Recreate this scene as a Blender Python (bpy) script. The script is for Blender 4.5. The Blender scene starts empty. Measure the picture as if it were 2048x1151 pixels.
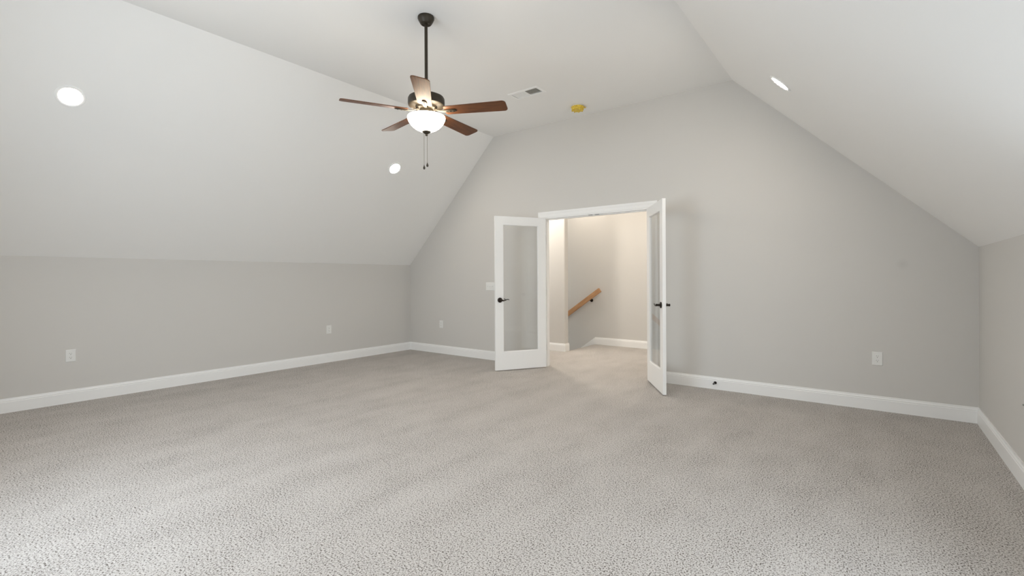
import bpy, bmesh, math, random
from mathutils import Vector, Matrix
random.seed(4)
PI = math.pi
S = bpy.context.scene
C = S.collection

# ---------------------------------------------------------------- camera
YAW = 0.6506
EYE = 1.2233
cam_d = bpy.data.cameras.new('camera')
cam = bpy.data.objects.new('camera', cam_d)
C.objects.link(cam)
cam_d.sensor_fit = 'HORIZONTAL'
cam_d.sensor_width = 36.0
cam_d.lens = 951.16 / 2048 * 36.0
cam_d.shift_y = -(575.5 - 555.77) / 2048
cam_d.clip_start = 0.02
cam.matrix_world = (Matrix.Translation((0, 0, EYE)) @ Matrix.Rotation(YAW, 4, 'Z')
                    @ Matrix.Rotation(PI / 2, 4, 'X') @ Matrix.Rotation(-0.0045, 4, 'Z'))
S.camera = cam

# ---------------------------------------------------------------- light levels
SKY = 9.2             # daylight through the windows
LED = 205.0           # recessed downlights
BOWL = 22.0           # fan light bowl
HALL = 28.0           # hall lamp watts
EXPO = -0.01
SKY_COL = (0.82, 0.915, 1.02)
GROUND_COL = (0.76, 0.85, 0.94)
LED_COL = (1.0, 0.905, 0.79)
BOWL_COL = (1.0, 0.86, 0.66)
HALL_COL = (1.0, 0.89, 0.76)

S.view_settings.view_transform = 'Standard'
S.view_settings.look = 'None'
S.view_settings.gamma = 1.0
S.view_settings.use_curve_mapping = False
S.view_settings.exposure = EXPO
S.cycles.use_denoising = True
S.cycles.max_bounces = 14
S.cycles.diffuse_bounces = 10
S.cycles.glossy_bounces = 6
S.cycles.transparent_max_bounces = 12
S.cycles.sample_clamp_indirect = 8.0
S.cycles.caustics_reflective = False
S.cycles.caustics_refractive = False

W = bpy.data.worlds.new('sky')
S.world = W
W.use_nodes = True
nt = W.node_tree
nt.nodes.clear()
_o = nt.nodes.new('ShaderNodeOutputWorld')
_b = nt.nodes.new('ShaderNodeBackground')
_t = nt.nodes.new('ShaderNodeTexCoord')
_s = nt.nodes.new('ShaderNodeSeparateXYZ')
_r = nt.nodes.new('ShaderNodeValToRGB')
_m = nt.nodes.new('ShaderNodeMapRange')
_m.inputs['From Min'].default_value = -0.15
_m.inputs['From Max'].default_value = 0.25
_r.color_ramp.elements[0].color = (*GROUND_COL, 1)
_r.color_ramp.elements[1].color = (*SKY_COL, 1)
nt.links.new(_t.outputs['Generated'], _s.inputs[0])
nt.links.new(_s.outputs['Z'], _m.inputs['Value'])
nt.links.new(_m.outputs[0], _r.inputs[0])
nt.links.new(_r.outputs[0], _b.inputs['Color'])
_b.inputs['Strength'].default_value = SKY
nt.links.new(_b.outputs[0], _o.inputs[0])

# ---------------------------------------------------------------- room dimensions (metres)
D = 5.486             # far wall
XL, XR = -6.390, 0.692   # knee walls
YB = -0.36            # window wall behind the camera
KL, KR = 1.4535, 1.4643  # knee heights
HC = 3.3306           # flat ceiling
FL, FR = -4.509, -1.199  # flat ceiling edges
T = 0.115             # wall thickness
TW = 0.045            # window walls, thin so that the panes sit near the room side
OL, OR, OH = -3.612, -2.118, 2.034   # clear door opening
WX0, WX1, WZ0, WZ1 = -3.72, -1.98, 0.55, 2.20   # window opening behind the camera
VY_0, VY_1, VZ_0, VZ_1 = 0.50, 2.40, 0.50, 1.36   # unseen low window added to the right knee wall for side light
HY = 6.815            # hall wall beside the stairs (room side)
HB = 7.900            # back wall of the hall
HXE = -4.085          # end of the hall wall, top of the stairs
HL, HR = -6.4, -1.0   # hall ends
HH = 3.00             # hall ceiling

portal = bpy.data.lights.new('window_portal', 'AREA')
portal.shape = 'RECTANGLE'
portal.size, portal.size_y = WX1 - WX0, WZ1 - WZ0
portal.cycles.is_portal = True
po = bpy.data.objects.new('window_portal', portal)
C.objects.link(po)
po.location = ((WX0 + WX1) / 2, YB - TW - 0.01, (WZ0 + WZ1) / 2)
po.rotation_euler = (PI / 2, 0, 0)       # local -Z looks along +Y into the room


portal2 = portal.copy()
portal2.size, portal2.size_y = VY_1 - VY_0, VZ_1 - VZ_0
po2 = bpy.data.objects.new('window_portal', portal2)
C.objects.link(po2)
po2.location = (XR + TW + 0.01, (VY_0 + VY_1) / 2, (VZ_0 + VZ_1) / 2)
po2.rotation_euler = (PI / 2, 0, PI / 2)   # local -Z looks along -X into the room


# ---------------------------------------------------------------- material helpers
def mat(name, col, rough=0.5, metal=0.0, spec=0.5):
    m = bpy.data.materials.new(name)
    m.use_nodes = True
    p = m.node_tree.nodes['Principled BSDF']
    p.inputs['Base Color'].default_value = (*col, 1)
    p.inputs['Roughness'].default_value = rough
    p.inputs['Metallic'].default_value = metal
    p.inputs['Specular IOR Level'].default_value = spec
    return m, m.node_tree, p


def N(t, kind, **kw):
    n = t.nodes.new(kind)
    for k, v in kw.items():
        setattr(n, k, v)
    return n


def coords(t, scale=(1, 1, 1)):
    g = N(t, 'ShaderNodeNewGeometry')
    mp = N(t, 'ShaderNodeMapping')
    mp.inputs['Scale'].default_value = scale
    t.links.new(g.outputs['Position'], mp.inputs['Vector'])
    return mp.outputs[0]


def noise(t, vec, scale, detail=2.0, rough=0.5):
    n = N(t, 'ShaderNodeTexNoise')
    n.inputs['Scale'].default_value = scale
    n.inputs['Detail'].default_value = detail
    n.inputs['Roughness'].default_value = rough
    t.links.new(vec, n.inputs['Vector'])
    return n.outputs['Fac']


def ramp(t, fac, stops):
    r = N(t, 'ShaderNodeValToRGB')
    cr = r.color_ramp
    while len(cr.elements) < len(stops):
        cr.elements.new(0.5)
    for e, (p, c) in zip(cr.elements, stops):
        e.position = p
        e.color = (*c, 1) if len(c) == 3 else c
    t.links.new(fac, r.inputs[0])
    return r.outputs[0]


def bump(t, p, height, strength=0.2, dist=0.002):
    b = N(t, 'ShaderNodeBump')
    b.inputs['Strength'].default_value = strength
    b.inputs['Distance'].default_value = dist
    t.links.new(height, b.inputs['Height'])
    t.links.new(b.outputs[0], p.inputs['Normal'])


def paint(name, col, rough, grain=260, strength=0.08):
    m, t, p = mat(name, col, rough, 0, 0.35)
    v = coords(t)
    bump(t, p, noise(t, v, grain, 2), strength, 0.001)
    return m, t, p


WALL, wt, wp = paint('wall_paint', (0.640, 0.624, 0.596), 0.62)
# a faint grey scuff on the far wall, high on its right side
_g = N(wt, 'ShaderNodeNewGeometry'); _d = N(wt, 'ShaderNodeVectorMath', operation='DISTANCE')
_d.inputs[1].default_value = (0.204, 5.486, 1.332)
wt.links.new(_g.outputs['Position'], _d.inputs[0])
wt.links.new(ramp(wt, _d.outputs['Value'], [(0.0, (0.590, 0.575, 0.548)), (0.015, (0.600, 0.585, 0.557)), (0.055, (0.640, 0.624, 0.596))]), wp.inputs['Base Color'])
CEIL, _, _ = paint('ceiling_paint', (0.86, 0.855, 0.84), 0.8)
TRIM, _, _ = paint('trim_paint', (0.89, 0.89, 0.88), 0.32, 60, 0.02)
PLASTIC, _, _ = mat('white_plastic', (0.80, 0.80, 0.78), 0.30)
SLOT, _, _ = mat('dark_slot', (0.10, 0.095, 0.09), 0.6)
DUCT, _, _ = mat('duct_sheet_metal', (0.42, 0.385, 0.31), 0.7)
BRONZE, bt_, bp_ = mat('oil_rubbed_bronze', (0.026, 0.019, 0.014), 0.34, 0.75)
MOTOR, mt_, mp_ = mat('fan_bronze', (0.036, 0.028, 0.018), 0.42, 0.2, 0.35)
STEEL, _, _ = mat('satin_steel', (0.40, 0.40, 0.39), 0.35, 0.9)
CHAIN, _, _ = mat('chain_brass', (0.16, 0.12, 0.07), 0.35, 0.9)

# carpet: cut pile with darker flecks of yarn
CARPET, ct, cp = mat('flecked_carpet', (0.5, 0.47, 0.43), 0.95, 0, 0.1)
cv = coords(ct)
f1 = noise(ct, coords(ct, (1.1, 0.9, 1)), 132, 3.0, 0.70)
patch = noise(ct, coords(ct, (1.0, 0.55, 1)), 4.2, 3.0, 0.55)
track = noise(ct, coords(ct, (2.6, 0.22, 1)), 1.7, 2.0, 0.5)
a1 = N(ct, 'ShaderNodeMath', operation='MULTIPLY_ADD')
ct.links.new(patch, a1.inputs[0]); a1.inputs[1].default_value = 0.075; a1.inputs[2].default_value = -0.0375
a2 = N(ct, 'ShaderNodeMath', operation='MULTIPLY_ADD')
ct.links.new(track, a2.inputs[0]); a2.inputs[1].default_value = 0.035; a2.inputs[2].default_value = -0.0175
a3 = N(ct, 'ShaderNodeMath', operation='ADD')
ct.links.new(a1.outputs[0], a3.inputs[0]); ct.links.new(a2.outputs[0], a3.inputs[1])
a4 = N(ct, 'ShaderNodeMath', operation='ADD')
ct.links.new(f1, a4.inputs[0]); ct.links.new(a3.outputs[0], a4.inputs[1])
fleck = ramp(ct, a4.outputs[0], [(0.385, (0.070, 0.055, 0.048)), (0.432, (0.285, 0.256, 0.230)),
                                 (0.475, (0.510, 0.484, 0.458)), (0.66, (0.650, 0.622, 0.594))])
ct.links.new(fleck, cp.inputs['Base Color'])
bump(ct, cp, f1, 0.5, 0.005)

# fan blade: dark walnut
BLADE, blt, blp = mat('walnut_blade', (0.09, 0.035, 0.016), 0.50, 0, 0.35)
_tc = N(blt, 'ShaderNodeTexCoord'); _mp = N(blt, 'ShaderNodeMapping')
_mp.inputs['Scale'].default_value = (1.2, 16, 8)
blt.links.new(_tc.outputs['Object'], _mp.inputs['Vector'])
_n = noise(blt, _mp.outputs[0], 5, 4, 0.6)
blt.links.new(ramp(blt, _n, [(0.3, (0.062, 0.022, 0.009)), (0.7, (0.165, 0.060, 0.020))]), blp.inputs['Base Color'])

# oak handrail
OAK, ot, op_ = mat('oak', (0.5, 0.28, 0.13), 0.42)
_tc = N(ot, 'ShaderNodeTexCoord'); _mp = N(ot, 'ShaderNodeMapping')
_mp.inputs['Scale'].default_value = (2.0, 22, 22)
ot.links.new(_tc.outputs['Object'], _mp.inputs['Vector'])
_n = noise(ot, _mp.outputs[0], 4, 4, 0.6)
ot.links.new(ramp(ot, _n, [(0.3, (0.40, 0.205, 0.092)), (0.7, (0.56, 0.325, 0.165))]), op_.inputs['Base Color'])

YELLOW, yt, yp = mat('yellow_cover', (0.72, 0.50, 0.05), 0.45)
_n = noise(yt, coords(yt), 60, 2)
yt.links.new(ramp(yt, _n, [(0.35, (0.60, 0.37, 0.02)), (0.6, (0.80, 0.60, 0.07))]), yp.inputs['Base Color'])


def emit(name, col, strength):
    m = bpy.data.materials.new(name)
    m.use_nodes = True
    t = m.node_tree
    t.nodes.clear()
    o = N(t, 'ShaderNodeOutputMaterial'); e = N(t, 'ShaderNodeEmission')
    e.inputs['Color'].default_value = (*col, 1)
    e.inputs['Strength'].default_value = strength
    t.links.new(e.outputs[0], o.inputs[0])
    return m


LEDM = emit('led_diffuser', LED_COL, LED)
BOWLM = emit('lit_frosted_glass', BOWL_COL, BOWL)


def glass(name):
    m = bpy.data.materials.new(name)
    m.use_nodes = True
    t = m.node_tree
    t.nodes.clear()
    o = N(t, 'ShaderNodeOutputMaterial')
    mix = N(t, 'ShaderNodeMixShader')
    tr = N(t, 'ShaderNodeBsdfTransparent'); gl = N(t, 'ShaderNodeBsdfGlossy')
    tr.inputs['Color'].default_value = (0.970, 0.972, 0.968, 1)
    gl.inputs['Roughness'].default_value = 0.01
    fr = N(t, 'ShaderNodeFresnel')
    g = N(t, 'ShaderNodeNewGeometry')
    ior = N(t, 'ShaderNodeMapRange')          # same reflectance on the way in and on the way out
    ior.inputs['To Min'].default_value = 1.36
    ior.inputs['To Max'].default_value = 1 / 1.36
    t.links.new(g.outputs['Backfacing'], ior.inputs['Value'])
    t.links.new(ior.outputs[0], fr.inputs['IOR'])
    t.links.new(fr.outputs[0], mix.inputs[0])
    t.links.new(tr.outputs[0], mix.inputs[1])
    t.links.new(gl.outputs[0], mix.inputs[2])
    t.links.new(mix.outputs[0], o.inputs[0])
    return m


GLASS = glass('clear_glass')


# ---------------------------------------------------------------- mesh helpers
def add_box(bm, lo, hi, M=None, bev=0.0):
    v = [bm.verts.new((x, y, z)) for x in (lo[0], hi[0]) for y in (lo[1], hi[1]) for z in (lo[2], hi[2])]
    fs = [bm.faces.new([v[i] for i in f]) for f in
          ((0, 1, 3, 2), (4, 6, 7, 5), (0, 4, 5, 1), (2, 3, 7, 6), (0, 2, 6, 4), (1, 5, 7, 3))]
    vs = v
    if bev > 0:
        es = list({e for f in fs for e in f.edges})
        r = bmesh.ops.bevel(bm, geom=es, offset=bev, segments=2, profile=0.5, affect='EDGES')
        vs = list({q for q in v if q.is_valid} | set(r['verts']))
    if M is not None:
        bmesh.ops.transform(bm, matrix=M, verts=vs)
    return vs


def add_prism(bm, poly, axis, a, b):
    """2-D polygon extruded along an axis: 'y' -> poly is (x, z); 'x' -> (y, z); 'z' -> (x, y)."""
    def P(u, v, w):
        return {'y': (u, w, v), 'x': (w, u, v), 'z': (u, v, w)}[axis]
    A = [bm.verts.new(P(u, v, a)) for u, v in poly]
    B = [bm.verts.new(P(u, v, b)) for u, v in poly]
    n = len(poly)
    bm.faces.new(A); bm.faces.new(list(reversed(B)))
    for i in range(n):
        bm.faces.new((A[i], B[i], B[(i + 1) % n], A[(i + 1) % n]))


def add_lathe(bm, prof, seg=40, M=None, cap0=True, cap1=True):
    rings = []
    vs = []
    for r, z in prof:
        if r < 1e-6:
            ring = [bm.verts.new((0, 0, z))]
        else:
            ring = [bm.verts.new((r * math.cos(2 * PI * k / seg), r * math.sin(2 * PI * k / seg), z)) for k in range(seg)]
        rings.append(ring); vs += ring
    for A, B in zip(rings, rings[1:]):
        for k in range(seg):
            k2 = (k + 1) % seg
            if len(A) == 1 and len(B) == 1:
                continue
            if len(A) == 1:
                bm.faces.new((A[0], B[k], B[k2]))
            elif len(B) == 1:
                bm.faces.new((A[k], B[0], A[k2]))
            else:
                bm.faces.new((A[k], B[k], B[k2], A[k2]))
    if cap0 and len(rings[0]) > 1: bm.faces.new(rings[0])
    if cap1 and len(rings[-1]) > 1: bm.faces.new(list(reversed(rings[-1])))
    if M is not None:
        bmesh.ops.transform(bm, matrix=M, verts=vs)
    return vs


def add_tube(bm, pts, rad, seg=12, flat=1.0, up=Vector((0, 0, 1))):
    """Tube through pts; rad is a number or one per point; flat scales the section along 'up'."""
    pts = [Vector(p) for p in pts]
    if not hasattr(rad, '__len__'): rad = [rad] * len(pts)
    rings = []
    for i, p in enumerate(pts):
        d = (pts[min(i + 1, len(pts) - 1)] - pts[max(i - 1, 0)]).normalized()
        u = up if abs(d.dot(up)) < 0.95 else Vector((1, 0, 0))
        s = d.cross(u).normalized(); w = s.cross(d).normalized()
        rings.append([bm.verts.new(p + rad[i] * (s * math.cos(2 * PI * k / seg) + w * flat * math.sin(2 * PI * k / seg))) for k in range(seg)])
    for A, B in zip(rings, rings[1:]):
        for k in range(seg):
            bm.faces.new((A[k], A[(k + 1) % seg], B[(k + 1) % seg], B[k]))
    bm.faces.new(list(reversed(rings[0]))); bm.faces.new(rings[-1])


def sweep(bm, stations):
    """Closed profile given at several stations (lists of equal length), capped."""
    R = [[bm.verts.new(p) for p in st] for st in stations]
    n = len(R[0])
    for A, B in zip(R, R[1:]):
        for i in range(n):
            bm.faces.new((A[i], A[(i + 1) % n], B[(i + 1) % n], B[i]))
    bm.faces.new(list(reversed(R[0]))); bm.faces.new(R[-1])


def obj(name, bm, m, parent=None, smooth=35, loc=None):
    bmesh.ops.recalc_face_normals(bm, faces=bm.faces)
    me = bpy.data.meshes.new(name)
    bm.to_mesh(me); bm.free()
    me.materials.append(m)
    if smooth:
        for p in me.polygons: p.use_smooth = True
        me.set_sharp_from_angle(angle=math.radians(smooth))
    o = bpy.data.objects.new(name, me)
    C.objects.link(o)
    if loc is not None: o.location = loc
    if parent is not None: o.parent = parent
    return o


def tag(o, label, cat, group=None, kind=None):
    o['label'] = label; o['category'] = cat
    if group: o['group'] = group
    if kind: o['kind'] = kind
    return o


def thing(name, label, cat, M, group=None):
    o = bpy.data.objects.new(name, None)
    C.objects.link(o)
    o.empty_display_size = 0.1
    o.matrix_world = M
    return tag(o, label, cat, group)


def copy_tree(o, parent=None):
    c = o.copy(); C.objects.link(c)
    if parent is not None:
        c.parent = parent
    for ch in list(o.children): copy_tree(ch, c)
    return c


def frame(origin, normal, up):
    """Matrix whose local Z is the surface normal and whose local Y is 'up' on the surface."""
    z = Vector(normal).normalized(); y = Vector(up); y = (y - z * y.dot(z)).normalized(); x = y.cross(z)
    M = Matrix((x, y, z)).transposed().to_4x4()
    return Matrix.Translation(origin) @ M


# ---------------------------------------------------------------- the setting
bm = bmesh.new()
fl = [(HL, YB), (XR, YB), (XR, D + T / 2), (HR, D + T / 2), (HR, HB), (HXE, HB), (HXE, HY), (HL, HY)]
add_prism(bm, fl, 'z', -0.20, 0.0)
tag(obj('floor', bm, CARPET, smooth=0), 'light greige flecked carpet covering the whole room and hall floor', 'floor', kind='structure')

bm = bmesh.new()
add_prism(bm, [(YB - T, -0.2), (D, -0.2), (D, KL), (YB - T, KL)], 'x', XL - T, XL)
tag(obj('wall_left', bm, WALL, smooth=0), 'long low grey knee wall on the left side', 'wall', kind='structure')
bm = bmesh.new()
for a, b, c, d in ((YB - T, VY_0, -0.2, KR), (VY_1, D, -0.2, KR), (VY_0, VY_1, -0.2, VZ_0), (VY_0, VY_1, VZ_1, KR)):
    add_prism(bm, [(a, c), (b, c), (b, d), (a, d)], 'x', XR, XR + TW)
tag(obj('wall_right', bm, WALL, smooth=0), 'low grey knee wall at the right edge of the photo', 'wall', kind='structure')

GABLE = lambda x: min(HC, KL + (x - XL) * (HC - KL) / (FL - XL), KR + (XR - x) * (HC - KR) / (XR - FR))


def gable_wall(bm, y0, y1, ox0, ox1, oz0, oz1):
    add_prism(bm, [(XL - T, -0.2), (ox0, -0.2), (ox0, HC), (FL, HC), (XL, KL), (XL - T, KL)], 'y', y0, y1)
    add_prism(bm, [(ox1, -0.2), (XR + T, -0.2), (XR + T, KR), (XR, KR), (FR, HC), (ox1, HC)], 'y', y0, y1)
    add_prism(bm, [(ox0, oz1), (ox1, oz1), (ox1, HC), (ox0, HC)], 'y', y0, y1)
    if oz0 > 0:
        add_prism(bm, [(ox0, -0.2), (ox1, -0.2), (ox1, oz0), (ox0, oz0)], 'y', y0, y1)


bm = bmesh.new()
gable_wall(bm, D, D + T, OL - 0.02, OR + 0.02, 0, OH + 0.02)
tag(obj('wall_far', bm, WALL, smooth=0), 'tall grey gable wall with the double door opening', 'wall', kind='structure')
bm = bmesh.new()
gable_wall(bm, YB - TW, YB, WX0, WX1, WZ0, WZ1)
tag(obj('wall_back', bm, WALL, smooth=0), 'grey gable wall behind the camera with a wide window', 'wall', kind='structure')

# ceiling: two slopes and the flat between them, with the hole of the air register
VX0, VX1, VY0, VY1 = -3.318, -2.962, 4.345, 4.498
CT = 0.14
bm = bmesh.new()
add_prism(bm, [(XL - T, KL - T), (XL, KL), (FL, HC), (FL, HC + CT), (FL - 0.05, HC + CT), (XL - T, KL + CT - 0.02)], 'y', YB - T, D + T)
tag(obj('ceiling_left', bm, CEIL, smooth=0), 'white sloped ceiling on the left side', 'ceiling', kind='structure')
bm = bmesh.new()
add_prism(bm, [(XR + T, KR - T), (XR, KR), (FR, HC), (FR, HC + CT), (FR + 0.05, HC + CT), (XR + T, KR + CT - 0.02)], 'y', YB - T, D + T)
tag(obj('ceiling_right', bm, CEIL, smooth=0), 'white sloped ceiling on the right side', 'ceiling', kind='structure')
bm = bmesh.new()
for x0, x1, y0, y1 in ((FL, VX0, YB - T, D + T), (VX1, FR, YB - T, D + T), (VX0, VX1, YB - T, VY0), (VX0, VX1, VY1, D + T)):
    add_prism(bm, [(x0, y0), (x1, y0), (x1, y1), (x0, y1)], 'z', HC, HC + CT)
tag(obj('ceiling', bm, CEIL, smooth=0), 'white flat strip of ceiling between the two slopes', 'ceiling', kind='structure')

# hall beyond the double doors
bm = bmesh.new()
add_box(bm, (HL, HY, -2.4), (HXE, HY + T, HH))
es = [e for e in bm.edges if all(abs(v.co.x - HXE) < 1e-5 for v in e.verts) and abs(e.verts[0].co.z - e.verts[1].co.z) > 1]
bmesh.ops.bevel(bm, geom=es, offset=0.02, segments=5, profile=0.5, affect='EDGES')
tag(obj('wall_hall', bm, WALL), 'short hall wall with a rounded end beside the stairs', 'wall', kind='structure')
bm = bmesh.new()
add_prism(bm, [(HL - 1, -2.6), (HR, -2.6), (HR, HH), (HL - 1, HH)], 'y', HB, HB + T)
tag(obj('wall_stairs', bm, WALL, smooth=0), 'warm lit hall wall behind the handrail', 'wall', kind='structure')
bm = bmesh.new()
add_prism(bm, [(D + T, -0.2), (HB + T, -0.2), (HB + T, HH), (D + T, HH)], 'x', HR, HR + T)
tag(obj('wall_hall_right', bm, WALL, smooth=0), 'hall wall to the right of the doorway', 'wall', kind='structure')
bm = bmesh.new()
add_prism(bm, [(D + T, -2.6), (HB + T, -2.6), (HB + T, HH), (D + T, HH)], 'x', HL - 1 - T, HL - 1)
add_prism(bm, [(D + T, -0.2), (HY, -0.2), (HY, HH), (D + T, HH)], 'x', HL - T, HL)
tag(obj('wall_hall_left', bm, WALL, smooth=0), 'hall wall to the left of the doorway', 'wall', kind='structure')
bm = bmesh.new()
add_prism(bm, [(HL - 1 - T, D + T), (HR + T, D + T), (HR + T, HB + T), (HL - 1 - T, HB + T)], 'z', HH, HH + 0.1)
tag(obj('ceiling_hall', bm, CEIL, smooth=0), 'white ceiling of the hall', 'ceiling', kind='structure')
bm = bmesh.new()
pts = [(HXE + 0.0, -0.2)]
x, z = HXE, 0.0
poly = [(HXE - 0.001, -0.001)]
for k in range(9):
    z -= 0.187; poly.append((x - 0.001, z)); x -= 0.255; poly.append((x, z))
poly += [(x, -2.4), (HXE - 0.001, -2.4)]
add_prism(bm, poly, 'y', HY + T, HB)
tag(obj('floor_stairs', bm, CARPET, smooth=0), 'carpeted stairs going down behind the short hall wall', 'stairs', kind='structure')

# baseboards
BB = [(0, 0), (0.015, 0), (0.015, 0.098), (0.0115, 0.103), (0.0135, 0.108), (0.0125, 0.113), (0.0075, 0.120), (0.0062, 0.132), (0, 0.132)]


def baseboard(name, label, pts):
    """pts: corner points along the wall line, room on the left of travel."""
    bm = bmesh.new()
    P = [Vector((*p, 0)) for p in pts]
    st = []
    for i, p in enumerate(P):
        d1 = (P[i] - P[i - 1]).normalized() if i else None
        d2 = (P[i + 1] - P[i]).normalized() if i < len(P) - 1 else None
        n1 = Vector((-d1.y, d1.x, 0)) if d1 else None
        n2 = Vector((-d2.y, d2.x, 0)) if d2 else None
        if n1 is None: m = n2
        elif n2 is None: m = n1
        else: m = (n1 + n2) / (1 + n1.dot(n2))
        st.append([p + m * t + Vector((0, 0, z)) for t, z in BB])
    sweep(bm, st)
    return tag(obj(name, bm, TRIM, smooth=20), label, 'baseboard', kind='structure')


CW = 0.090            # casing width
CO = 0.005            # reveal
baseboard('baseboard_left', 'white baseboard along the left knee wall and far wall to the door casing',
          [(OL - CO - CW, D), (XL, D), (XL, YB)])
baseboard('baseboard_right', 'white baseboard right of the doors and along the right knee wall',
          [(XR, YB), (XR, D), (OR + CO + CW, D)])
baseboard('baseboard_hall', 'white baseboard around the end of the short hall wall', [(HXE, HY + T), (HXE, HY), (HL, HY)])
baseboard('baseboard_stairs', 'white baseboard along the wall behind the handrail', [(HR, HB), (HXE, HB)])
bm = bmesh.new()      # raked skirt board following the stairs
sl = 0.187 / 0.255
add_prism(bm, [(HXE, 0.132), (HXE, -0.2), (HXE - 2.0, -0.2 - 2.0 * sl), (HXE - 2.0, 0.132 - 2.0 * sl)], 'y', HB - 0.014, HB)
tag(obj('trim_3', bm, TRIM, smooth=0), 'white raked skirt board beside the descending stairs', 'trim', kind='structure')

# door casing and jamb
CASE = [(0, 0), (0, 0.009), (0.012, 0.011), (0.016, 0.014), (0.055, 0.0135), (0.062, 0.0165), (0.084, 0.0165), (0.090, 0.014), (0.090, 0)]
bm = bmesh.new()
st = []
for cx, cz, sx, sz in ((OL - CO, 0, -1, 0), (OL - CO, OH + CO, -1, 1), (OR + CO, OH + CO, 1, 1), (OR + CO, 0, 1, 0)):
    st.append([Vector((cx + sx * a, D - t, cz + sz * a)) for a, t in CASE])
sweep(bm, st)
tag(obj('trim_1', bm, TRIM, smooth=20), 'white moulded casing framing the double door opening', 'trim', kind='structure')
bm = bmesh.new()
add_box(bm, (OL - 0.02, D - 0.001, 0), (OL, D + T + 0.004, OH + 0.02))
add_box(bm, (OR, D - 0.001, 0), (OR + 0.02, D + T + 0.004, OH + 0.02))
add_box(bm, (OL, D - 0.001, OH), (OR, D + T + 0.004, OH + 0.02))
add_box(bm, (OL, D + 0.042, 0), (OL + 0.012, D + 0.076, OH))
add_box(bm, (OR - 0.012, D + 0.042, 0), (OR, D + 0.076, OH))
add_box(bm, (OL + 0.012, D + 0.042, OH - 0.012), (OR - 0.012, D + 0.076, OH))
jamb = tag(obj('trim_2', bm, TRIM, smooth=0), 'white jamb lining the double door opening', 'trim', kind='structure')
for dx in (-0.075, 0.020):
    bm = bmesh.new()
    add_box(bm, (-2.865 + dx, D + 0.006, OH - 0.0025), (-2.865 + dx + 0.055, D + 0.030, OH + 0.0005), bev=0.0008)
    o = obj('strike_plate', bm, BRONZE, jamb); o['label'] = 'dark metal strike plate'

# window behind the camera
bm = bmesh.new()
f = 0.035
for a, b in (((WX0, YB - TW, WZ0), (WX0 + f, YB + 0.0, WZ1)), ((WX1 - f, YB - TW, WZ0), (WX1, YB + 0.0, WZ1)),
             ((WX0 + f, YB - TW, WZ1 - f), (WX1 - f, YB, WZ1)), ((WX0 + f, YB - TW, WZ0), (WX1 - f, YB, WZ0 + f)),
             ((-2.870, YB - TW, WZ0 + f), (-2.830, YB, WZ1 - f))):
    add_box(bm, a, b)
for xa, xb in ((WX0 + f, -2.870), (-2.830, WX1 - f)):
    add_box(bm, (xa, YB - 0.040, 1.335), (xb, YB - 0.010, 1.365))
win = tag(obj('window_1', bm, TRIM, smooth=0), 'white twin window in the gable wall behind the camera', 'window', kind='structure')
bm = bmesh.new()
for xa, xb in ((WX0 + f, -2.870), (-2.830, WX1 - f)):
    add_box(bm, (xa, YB - 0.028, WZ0 + f), (xb, YB - 0.024, WZ1 - f))
obj('pane', bm, GLASS, win, smooth=0)

bm = bmesh.new()  # unseen side window, added to brighten the left wall and slopes
f = 0.035
ym = (VY_0 + VY_1) / 2
for a, b in (((XR, VY_0, VZ_0), (XR + TW, VY_0 + f, VZ_1)), ((XR, VY_1 - f, VZ_0), (XR + TW, VY_1, VZ_1)),
             ((XR, VY_0 + f, VZ_0), (XR + TW, VY_1 - f, VZ_0 + f)), ((XR, VY_0 + f, VZ_1 - f), (XR + TW, VY_1 - f, VZ_1)),
             ((XR, ym - 0.02, VZ_0 + f), (XR + TW, ym + 0.02, VZ_1 - f))):
    add_box(bm, a, b)
win2 = tag(obj('window_added', bm, TRIM, smooth=0), 'unseen low white window added in the right knee wall for more daylight', 'window', kind='structure')
bm = bmesh.new()
for ya, yb in ((VY_0 + f, ym - 0.02), (ym + 0.02, VY_1 - f)):
    add_box(bm, (XR + 0.024, ya, VZ_0 + f), (XR + 0.028, yb, VZ_1 - f))
obj('pane', bm, GLASS, win2, smooth=0)

# ---------------------------------------------------------------- french door leaves
LT, Z0, Z1 = 0.035, 0.012, 2.040


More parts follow.
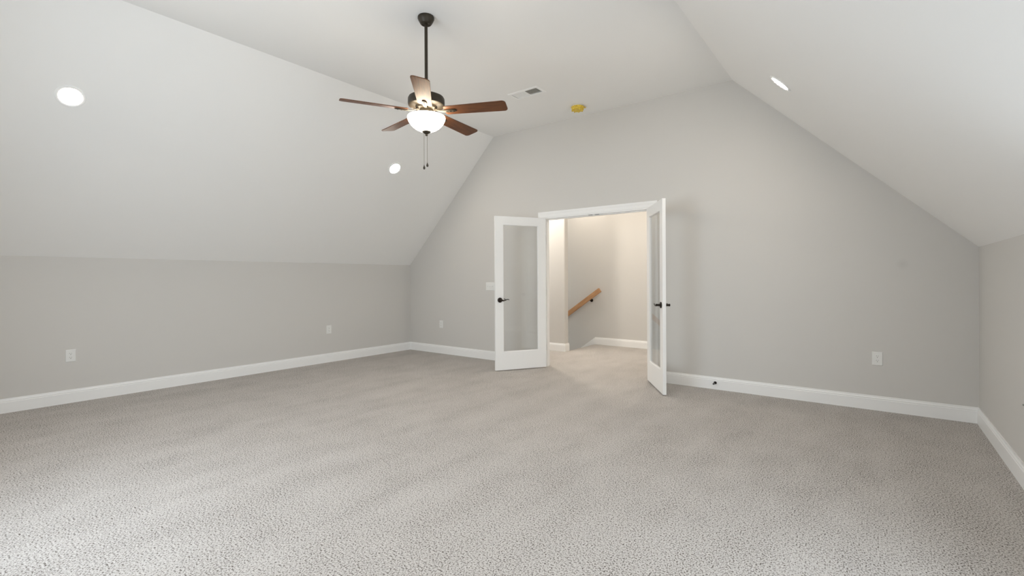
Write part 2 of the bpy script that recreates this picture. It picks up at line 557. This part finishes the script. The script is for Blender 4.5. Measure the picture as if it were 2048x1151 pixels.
def leaf(name, A, B, away, label, hinge_label):
    """A: hinge corner, B: free corner of the face turned to the camera; away: unit normal pointing off that face."""
    A = Vector((*A, 0)); B = Vector((*B, 0))
    x = (B - A).normalized(); y = Vector((*away, 0)); y = (y - x * y.dot(x)).normalized()
    w = (B - A).length
    flip = x.cross(y).z < 0
    M = Matrix((x, y, Vector((0, 0, 1)))).transposed().to_4x4()
    M = Matrix.Translation(A) @ M                    # may be mirrored; applied to the meshes, not to objects
    sw, tr, br = 0.112, 0.112, 0.238
    bm = bmesh.new()
    gx0, gx1, gz0, gz1 = sw, w - sw, Z0 + br, Z1 - tr
    # stiles and rails as one continuous frame
    O = [(0, Z0), (w, Z0), (w, Z1), (0, Z1)]
    I = [(gx0, gz0), (gx1, gz0), (gx1, gz1), (gx0, gz1)]
    I2 = [(gx0 + 0.008, gz0 + 0.008), (gx1 - 0.008, gz0 + 0.008), (gx1 - 0.008, gz1 - 0.008), (gx0 + 0.008, gz1 - 0.008)]
    rings = []
    for pts, yy in ((O, 0.0012), (O, LT - 0.0012), ([(min(max(a, .0012), w - .0012), min(max(b, Z0 + .0012), Z1 - .0012)) for a, b in O], LT),
                    (I, LT), (I2, LT - 0.011), (I2, 0.011), (I, 0.0),
                    ([(min(max(a, .0012), w - .0012), min(max(b, Z0 + .0012), Z1 - .0012)) for a, b in O], 0.0)):
        rings.append([bm.verts.new((a, yy, b)) for a, b in pts])
    n = len(rings)
    for i in range(n):
        P, Q = rings[i], rings[(i + 1) % n]
        for k in range(4):
            bm.faces.new((P[k], P[(k + 1) % 4], Q[(k + 1) % 4], Q[k]))
    bmesh.ops.transform(bm, matrix=M, verts=bm.verts)
    d = tag(obj(name, bm, TRIM, smooth=0), label, 'door', kind='structure')
    bm = bmesh.new()
    add_box(bm, (gx0 + 0.004, LT / 2 - 0.003, gz0 + 0.004), (gx1 - 0.004, LT / 2 + 0.003, gz1 - 0.004), M)
    g = obj('glass_pane', bm, GLASS, d, smooth=0); g['label'] = 'clear full length glass pane'
    # lever handles on both faces
    hx, hz = w - 0.062, 0.935
    for side in (-1, 1):
        y0 = 0.0 if side < 0 else LT
        bm = bmesh.new()
        R = M @ Matrix.Translation((hx, y0, hz)) @ Matrix.Rotation(PI / 2 * (1 if side < 0 else -1), 4, 'X')
        add_lathe(bm, [(0.033, 0.0), (0.033, 0.006), (0.030, 0.010), (0.018, 0.013), (0.0125, 0.018), (0.0115, 0.044), (0.014, 0.050), (0.0125, 0.056), (0, 0.058)], 32, R, True, False)
        h = obj('door_handle', bm, BRONZE, d); h['label'] = 'dark bronze lever handle'
        bm = bmesh.new()
        yy = y0 + side * 0.048
        pts = [(hx + 0.004, yy, hz), (hx - 0.016, yy, hz - 0.002), (hx - 0.034, yy + side * 0.004, hz - 0.006), (hx - 0.054, yy + side * 0.005, hz - 0.002),
               (hx - 0.074, yy + side * 0.004, hz + 0.006), (hx - 0.092, yy + side * 0.001, hz + 0.010), (hx - 0.106, yy, hz + 0.007), (hx - 0.114, yy, hz + 0.002)]
        add_tube(bm, [M @ Vector(p) for p in pts], [0.0115, 0.011, 0.0085, 0.0065, 0.0055, 0.005, 0.0045, 0.003], 12)
        obj('lever', bm, BRONZE, h)
    for hzz in (0.28, 1.02, 1.76):
        bm = bmesh.new()
        add_tube(bm, [M @ Vector((-0.005, LT + 0.002, hzz - 0.045)), M @ Vector((-0.005, LT + 0.002, hzz + 0.045))], 0.006, 12)
        add_box(bm, (-0.002, 0.004, hzz - 0.044), (0.0003, LT - 0.001, hzz + 0.044), M)
        h = obj('hinge', bm, BRONZE, d); h['label'] = hinge_label
    return d


leaf('door_1', (-3.567, 5.450), (-3.946, 4.824), (-0.85, 0.527), 'left leaf of the open white french doors, facing the room', 'dark bronze hinge')
leaf('door_2', (-2.140, 5.450), (-1.737, 4.847), (0.832, 0.555), 'right leaf of the open white french doors, seen almost edge on', 'dark bronze hinge')

# ---------------------------------------------------------------- ceiling fan
FX, FY = -2.868, 2.638
fan = thing('ceiling_fan', 'bronze five blade ceiling fan with lit glass bowl hanging from the flat ceiling', 'ceiling fan',
            Matrix.Translation((FX, FY, HC)))
bm = bmesh.new()
add_lathe(bm, [(0.064, 0.0), (0.066, -0.006), (0.066, -0.016), (0.060, -0.030), (0.048, -0.052), (0.042, -0.060), (0.036, -0.062), (0.033, -0.056), (0.0, -0.054)], 48)
obj('canopy', bm, MOTOR, fan)
bm = bmesh.new()
add_tube(bm, [(0, 0, -0.05), (0, 0, -0.645)], 0.0128, 24)
obj('downrod', bm, MOTOR, fan)
bm = bmesh.new()
add_lathe(bm, [(0.0, -0.585), (0.026, -0.587), (0.030, -0.612), (0.034, -0.628), (0.070, -0.634), (0.118, -0.640), (0.139, -0.650), (0.146, -0.664),
               (0.147, -0.700), (0.143, -0.716), (0.134, -0.722), (0.088, -0.724), (0.082, -0.742), (0.070, -0.748), (0.0, -0.748)], 64)
obj('motor_housing', bm, MOTOR, fan)
bm = bmesh.new()
add_lathe(bm, [(0.0, -0.746), (0.052, -0.747), (0.056, -0.752), (0.056, -0.782), (0.064, -0.790), (0.066, -0.803), (0.030, -0.806), (0.0, -0.806)], 48)
obj('switch_housing', bm, MOTOR, fan)
# frosted bowl, open at the top
bm = bmesh.new()
outer = [(0.150, -0.806), (0.1515, -0.815), (0.149, -0.826), (0.142, -0.844), (0.128, -0.866), (0.108, -0.887), (0.082, -0.905), (0.052, -0.919), (0.024, -0.926), (0.0, -0.927)]
inner = [(0.0, -0.923), (0.024, -0.922), (0.051, -0.915), (0.080, -0.901), (0.105, -0.884), (0.125, -0.863), (0.138, -0.842), (0.145, -0.826), (0.147, -0.815), (0.146, -0.806)]
add_lathe(bm, outer + inner, 64, None, False, False)
v0 = len(bm.verts)
bowl = obj('glass_bowl', bm, BOWLM, fan); bowl['label'] = 'glowing frosted glass bowl'
lb = bpy.data.lights.new('fan_bulb', 'POINT')
lb.energy = 2.2; lb.color = BOWL_COL; lb.shadow_soft_size = 0.03
lo = bpy.data.objects.new('fan_bulb', lb); C.objects.link(lo)
lo.parent = fan; lo.location = (0.075, 0, -0.842)
lo2 = lo.copy(); C.objects.link(lo2); lo2.location = (-0.075, 0.0, -0.842)
bm = bmesh.new()
add_lathe(bm, [(0.0, -0.922), (0.034, -0.920), (0.036, -0.926), (0.030, -0.932), (0.016, -0.940), (0.009, -0.946), (0.011, -0.951), (0.008, -0.958), (0.0, -0.960)], 32)
obj('finial', bm, MOTOR, fan)
cx, sx = math.cos(YAW), math.sin(YAW)
for off, z1, dz in ((-0.020, -1.205, 0.0), (0.006, -1.185, 0.0)):
    px, py = off * cx, off * sx
    bm = bmesh.new()
    add_tube(bm, [(px, py, -0.935), (px, py, z1)], 0.0011, 8)
    zz = -0.96
    while zz > z1:
        add_lathe(bm, [(0, 0.0022), (0.0019, 0.0009), (0.0019, -0.0009), (0, -0.0022)], 8, Matrix.Translation((px, py, zz))); zz -= 0.012
    ch = obj('pull_chain', bm, CHAIN, fan)
    bm = bmesh.new()
    add_lathe(bm, [(0, 0.012), (0.003, 0.010), (0.0045, 0.002), (0.008, -0.006), (0.009, -0.014), (0.006, -0.022), (0, -0.024)], 16, Matrix.Translation((px, py, z1)))
    obj('pull_fob', bm, MOTOR, ch)


def blade_outline(r0, r1, w0, w1, n=8):
    c = 0.030
    pts = [(r0, -w0 / 2 + 0.012), (r0 + 0.012, -w0 / 2)]
    for k in range(n + 1):
        a = -PI / 2 + (PI / 2) * k / n
        pts.append((r1 - c + c * math.cos(a), -w1 / 2 + c + c * math.sin(a)))
    for k in range(n + 1):
        a = (PI / 2) * k / n
        pts.append((r1 - c + c * math.cos(a), w1 / 2 - c + c * math.sin(a)))
    pts += [(r0 + 0.012, w0 / 2), (r0, w0 / 2 - 0.012)]
    return pts


BZ = -0.764
blade_me = iron_me = None
for k in range(5):
    ang = YAW + math.radians(-83.7 + 72 * k)
    Mb = Matrix.Translation((0, 0, BZ)) @ Matrix.Rotation(ang, 4, 'Z') @ Matrix.Rotation(math.radians(-12.5), 4, 'X')
    if blade_me is None:
        bm = bmesh.new()
        add_prism(bm, blade_outline(0.155, 0.662, 0.112, 0.134), 'z', -0.003, 0.003)
        b = obj('blade', bm, BLADE, fan, 30); blade_me = b
        bm = bmesh.new()
        st = []
        for r, w, z, t in ((0.062, 0.034, 0.020, 0.006), (0.085, 0.032, 0.012, 0.006), (0.115, 0.026, -0.003, 0.006), (0.150, 0.030, -0.0075, 0.005), (0.200, 0.040, -0.0075, 0.0045),
                           (0.225, 0.040, -0.0075, 0.0045), (0.243, 0.032, -0.0075, 0.004), (0.252, 0.016, -0.0075, 0.003)):
            st.append([Vector((r, -w / 2, z - t / 3)), Vector((r, -w / 4, z - t)), Vector((r, w / 4, z - t)), Vector((r, w / 2, z - t / 3)), Vector((r, w / 2, z + t / 2)), Vector((r, -w / 2, z + t / 2))])
        sweep(bm, st)
        for r, yy in ((0.172, 0.0), (0.200, 0.0), (0.228, 0.0)):
            add_lathe(bm, [(0.006, -0.010), (0.006, -0.0125), (0.0035, -0.0145), (0, -0.015)], 12, Matrix.Translation((r, yy, 0)))
        i = obj('blade_iron', bm, MOTOR, fan, 40); iron_me = i
    else:
        b = blade_me.copy(); C.objects.link(b)
        i = iron_me.copy(); C.objects.link(i)
    b.matrix_local = Mb; i.matrix_local = Mb
    if k == 0:
        b['label'] = 'walnut blade pointing toward the camera, lit by the bowl'

# ---------------------------------------------------------------- recessed downlights
def downlight(M, label):
    t = thing('recessed_light', label, 'ceiling light', M, 'recessed downlights')
    bm = bmesh.new()
    add_lathe(bm, [(0.0955, 0.0), (0.0955, 0.002), (0.092, 0.0055), (0.078, 0.006), (0.072, 0.003), (0.072, 0.0)], 56, None, False, False)
    obj('trim_ring', bm, TRIM, t)
    bm = bmesh.new()
    add_lathe(bm, [(0.0725, 0.0005), (0.0725, 0.0028), (0, 0.0034)], 56, None, True, False)
    d = obj('diffuser', bm, LEDM, t); d['label'] = 'glowing white diffuser'
    return t


def slope_z(x): return GABLE(x)


nl = (HC - KL, 0, -(FL - XL)); nr = (-(HC - KR), 0, -(XR - FR))
dl = downlight(frame((-5.140, 0.897, slope_z(-5.140)), nl, (0, 1, 0)), 'large bright round recessed light at upper left on the left slope')
for p, n, lab in (((-5.134, 4.147), nl, 'smaller round recessed light on the left slope, below the fan blades'),
                  ((-0.568, 4.157), nr, 'thin oval recessed light on the right ceiling slope'),
                  ((-0.568, 0.897), nr, 'recessed light on the right slope above the camera, outside the photo')):
    c = copy_tree(dl)
    c.matrix_world = frame((p[0], p[1], slope_z(p[0])), n, (0, 1, 0))
    c['label'] = lab

# hall lamps
for x, y, e, s in ((-4.35, 6.20, HALL, 0.16), (-4.25, 7.33, HALL * 0.4, 0.10), (-2.5, 6.9, HALL * 0.8, 0.16)):
    l = bpy.data.lights.new('hall_lamp', 'AREA')
    l.shape = 'DISK'; l.size = s; l.energy = e; l.color = HALL_COL
    o = bpy.data.objects.new('hall_lamp', l); C.objects.link(o)
    o.location = (x, y, HH - 0.01)

# ---------------------------------------------------------------- air register in the ceiling
vent = thing('air_vent', 'white rectangular air register in the flat ceiling, right of the fan', 'air vent',
             Matrix.Translation((-3.140, 4.4215, HC)))
hx, hy = 0.202, 0.102
ix, iy = 0.172, 0.068
bm = bmesh.new()
rings = []
for a, b, z in ((hx, hy, 0.0), (hx, hy, -0.0025), (hx - 0.010, hy - 0.010, -0.0065), (ix, iy, -0.0065), (ix, iy, 0.006)):
    rings.append([bm.verts.new((sx_ * a, sy_ * b, z)) for sx_, sy_ in ((-1, -1), (1, -1), (1, 1), (-1, 1))])
for P, Q in zip(rings, rings[1:]):
    for k in range(4): bm.faces.new((P[k], P[(k + 1) % 4], Q[(k + 1) % 4], Q[k]))
add_box(bm, (-0.006, -iy, -0.0065), (0.006, iy, 0.004))
obj('flange', bm, TRIM, vent, 0)
bm = bmesh.new()
n = 9
for side in (-1, 1):
    for k in range(n):
        xc = side * (0.014 + (ix - 0.020) * (k + 0.5) / n)
        A = Matrix.Translation((xc, 0, 0.001)) @ Matrix.Rotation(math.radians(28 if side > 0 else -40), 4, 'Y')
        add_box(bm, (-0.0095, -iy, -0.0005), (0.0095, iy, 0.0005), A)
obj('louvers', bm, TRIM, vent, 0)
bm = bmesh.new()
add_box(bm, (-0.176, -0.074, 0.012), (0.176, 0.074, 0.13))
bm.faces.ensure_lookup_table()
low = min(bm.faces, key=lambda f_: f_.calc_center_median().z)
bmesh.ops.delete(bm, geom=[low], context='FACES_ONLY')
o = obj('duct', bm, DUCT, vent, 0); o['label'] = 'dark duct seen through the louvers'

# smoke detector under its yellow dust cover
sd = thing('smoke_detector', 'round smoke detector under a yellow dust cover on the ceiling near the far wall', 'smoke detector',
           Matrix.Translation((-2.889, 5.142, HC)))
bm = bmesh.new()
add_lathe(bm, [(0.070, 0.0), (0.072, -0.004), (0.071, -0.013), (0.066, -0.015), (0.0, -0.015)], 40)
obj('mounting_base', bm, PLASTIC, sd)
bm = bmesh.new()
add_lathe(bm, [(0.076, -0.011), (0.081, -0.012), (0.081, -0.017), (0.076, -0.020), (0.073, -0.042), (0.064, -0.053), (0.046, -0.058), (0.040, -0.054), (0.014, -0.054), (0.010, -0.058), (0.0, -0.058)], 40)
a0 = YAW + 0.15
M = Matrix.Rotation(a0, 4, 'Z')
add_box(bm, (0.074, -0.016, -0.017), (0.104, 0.016, -0.012), M, 0.002)
for k in range(8):
    M = Matrix.Rotation(2 * PI * k / 8 + 0.3, 4, 'Z')
    add_box(bm, (0.056, -0.003, -0.059), (0.074, 0.003, -0.036), M)
o = obj('dust_cover', bm, YELLOW, sd); o['label'] = 'yellow plastic dust cover'


# ---------------------------------------------------------------- outlets, switches, small fittings
def plate_bm(w, h, t=0.006):
    bm = bmesh.new()
    rings = []
    for a, b, z in ((w / 2, h / 2, 0.0), (w / 2, h / 2, 0.0025), (w / 2 - 0.004, h / 2 - 0.004, t)):
        rings.append([bm.verts.new((sx_ * a, sy_ * b, z)) for sx_, sy_ in ((-1, -1), (1, -1), (1, 1), (-1, 1))])
    for P, Q in zip(rings, rings[1:]):
        for k in range(4): bm.faces.new((P[k], P[(k + 1) % 4], Q[(k + 1) % 4], Q[k]))
    bm.faces.new(rings[-1]); bm.faces.new(list(reversed(rings[0])))
    return bm


def outlet(M, label):
    t = thing('wall_outlet', label, 'wall outlet', M, 'duplex outlets')
    obj('cover_plate', plate_bm(0.078, 0.122), PLASTIC, t, 0)
    for s in (1, -1):
        zc = s * 0.0198
        bm = bmesh.new()
        poly = []
        for k in range(24):
            a = 2 * PI * k / 24
            poly.append((0.0172 * math.cos(a), zc + max(-0.0142, min(0.0142, 0.0172 * math.sin(a)))))
        add_prism(bm, poly, 'z', 0.004, 0.0078)
        r = obj('receptacle', bm, PLASTIC, t, 0)
        bm = bmesh.new()
        add_box(bm, (-0.0078, zc + 0.0005, 0.0070), (-0.0054, zc + 0.0090, 0.0080))
        add_box(bm, (0.0054, zc + 0.0012, 0.0070), (0.0078, zc + 0.0084, 0.0080))
        add_lathe(bm, [(0.0030, 0.0070), (0.0030, 0.0080), (0, 0.0080)], 12, Matrix.Translation((0, zc - 0.0075, 0)))
        o = obj('slots', bm, SLOT, r, 0); o['label'] = 'dark slots'
    bm = bmesh.new()
    add_lathe(bm, [(0.0028, 0.0055), (0.0028, 0.0068), (0.0015, 0.0074), (0, 0.0075)], 12)
    obj('screw', bm, PLASTIC, t)
    return t


o1 = outlet(frame((XL, 1.108, 0.469), (1, 0, 0), (0, 0, 1)), 'white duplex outlet on the left knee wall nearest the left photo edge')
for org, nrm, lab in (((XL, 3.938, 0.479), (1, 0, 0), 'white duplex outlet on the left knee wall close to the far corner'),
                      ((-5.633, D, 0.476), (0, -1, 0), 'white duplex outlet on the far wall left of the doors'),
                      ((0.022, D, 0.473), (0, -1, 0), 'white duplex outlet on the far wall right of the doors')):
    c = copy_tree(o1)
    c.matrix_world = frame(org, nrm, (0, 0, 1))
    c['label'] = lab

sw = thing('light_switch', 'white triple switch plate on the far wall, partly behind the left door leaf', 'light switch',
           frame((-4.586, D, 1.100), (0, -1, 0), (0, 0, 1)))
obj('cover_plate', plate_bm(0.165, 0.122), PLASTIC, sw, 0)
for k in (-1, 0, 1):
    bm = bmesh.new()
    add_box(bm, (k * 0.046 - 0.005, -0.012, 0.005), (k * 0.046 + 0.005, 0.012, 0.0066))
    add_box(bm, (-0.004, -0.005, 0), (0.004, 0.005, 0.013), Matrix.Translation((k * 0.046, 0.001, 0.006)) @ Matrix.Rotation(math.radians(-24 if k else 24), 4, 'X'), 0.001)
    obj('toggle', bm, PLASTIC, sw, 0)

cj = thing('cable_jack', 'cable jack with small metal connector on the right knee wall at the photo edge', 'cable jack',
           frame((XR, 3.918, 0.488), (-1, 0, 0), (0, 0, 1)))
obj('cover_plate', plate_bm(0.078, 0.122), PLASTIC, cj, 0)
bm = bmesh.new()
add_lathe(bm, [(0.0075, 0.005), (0.0075, 0.010), (0.0055, 0.010), (0.0055, 0.020), (0.0035, 0.021), (0.0, 0.020)], 16)
o = obj('connector', bm, STEEL, cj); o['label'] = 'grey metal connector'

ds = thing('door_stop', 'small black door stop on the baseboard right of the doors', 'door stop',
           frame((-1.383, D - 0.0148, 0.072), (0, -1, 0), (0, 0, 1)))
bm = bmesh.new()
add_lathe(bm, [(0.0155, 0.0), (0.0155, 0.004), (0.011, 0.010), (0.006, 0.016), (0.0052, 0.060), (0.0, 0.060)], 24)
obj('stem', bm, BRONZE, ds)
bm = bmesh.new()
add_lathe(bm, [(0.0, 0.056), (0.0085, 0.057), (0.0095, 0.061), (0.0095, 0.072), (0.0075, 0.076), (0, 0.077)], 20)
o = obj('bumper', bm, SLOT, ds); o['label'] = 'dark rubber tip'

# ---------------------------------------------------------------- stair handrail
hr = thing('handrail', 'oak handrail descending along the stair wall beyond the doors', 'handrail', Matrix.Translation((-4.16, HB, 0.84)))
slope = math.atan(0.690)
Mr = Matrix.Translation((-3.957 + 4.16, -0.066, 1.004 - 0.84)) @ Matrix.Rotation(-slope, 4, 'Y')
bm = bmesh.new()
hh, hw = 0.041, 0.019
prof = [(-hw, -hh + .006), (-hw + .006, -hh), (hw - .006, -hh), (hw, -hh + .006), (hw, hh - .006), (hw - .006, hh), (-hw + .006, hh), (-hw, hh - .006)]
sweep(bm, [[Vector((xx, a * k_, b * k_)) for a, b in prof] for xx, k_ in ((-2.2, 1.0), (-0.006, 1.0), (0.0, 0.90))])
r = obj('rail', bm, OAK, hr)
r.matrix_local = Mr
for dx in (0.0, -1.3):
    dz = dx * 0.690
    bm = bmesh.new()
    add_lathe(bm, [(0.030, 0.0), (0.030, 0.005), (0.020, 0.010), (0.010, 0.014), (0.0, 0.014)], 28, Matrix.Translation((dx, 0, dz - 0.035)) @ Matrix.Rotation(PI / 2, 4, 'X'))
    add_tube(bm, [(dx, -0.010, dz - 0.035), (dx - 0.004, -0.046, dz - 0.034), (dx - 0.010, -0.062, dz - 0.022), (dx - 0.012, -0.066, dz + 0.012)], [0.008, 0.007, 0.007, 0.008], 12)
    o = obj('bracket', bm, BRONZE, hr); o['label'] = 'dark bronze wall bracket'
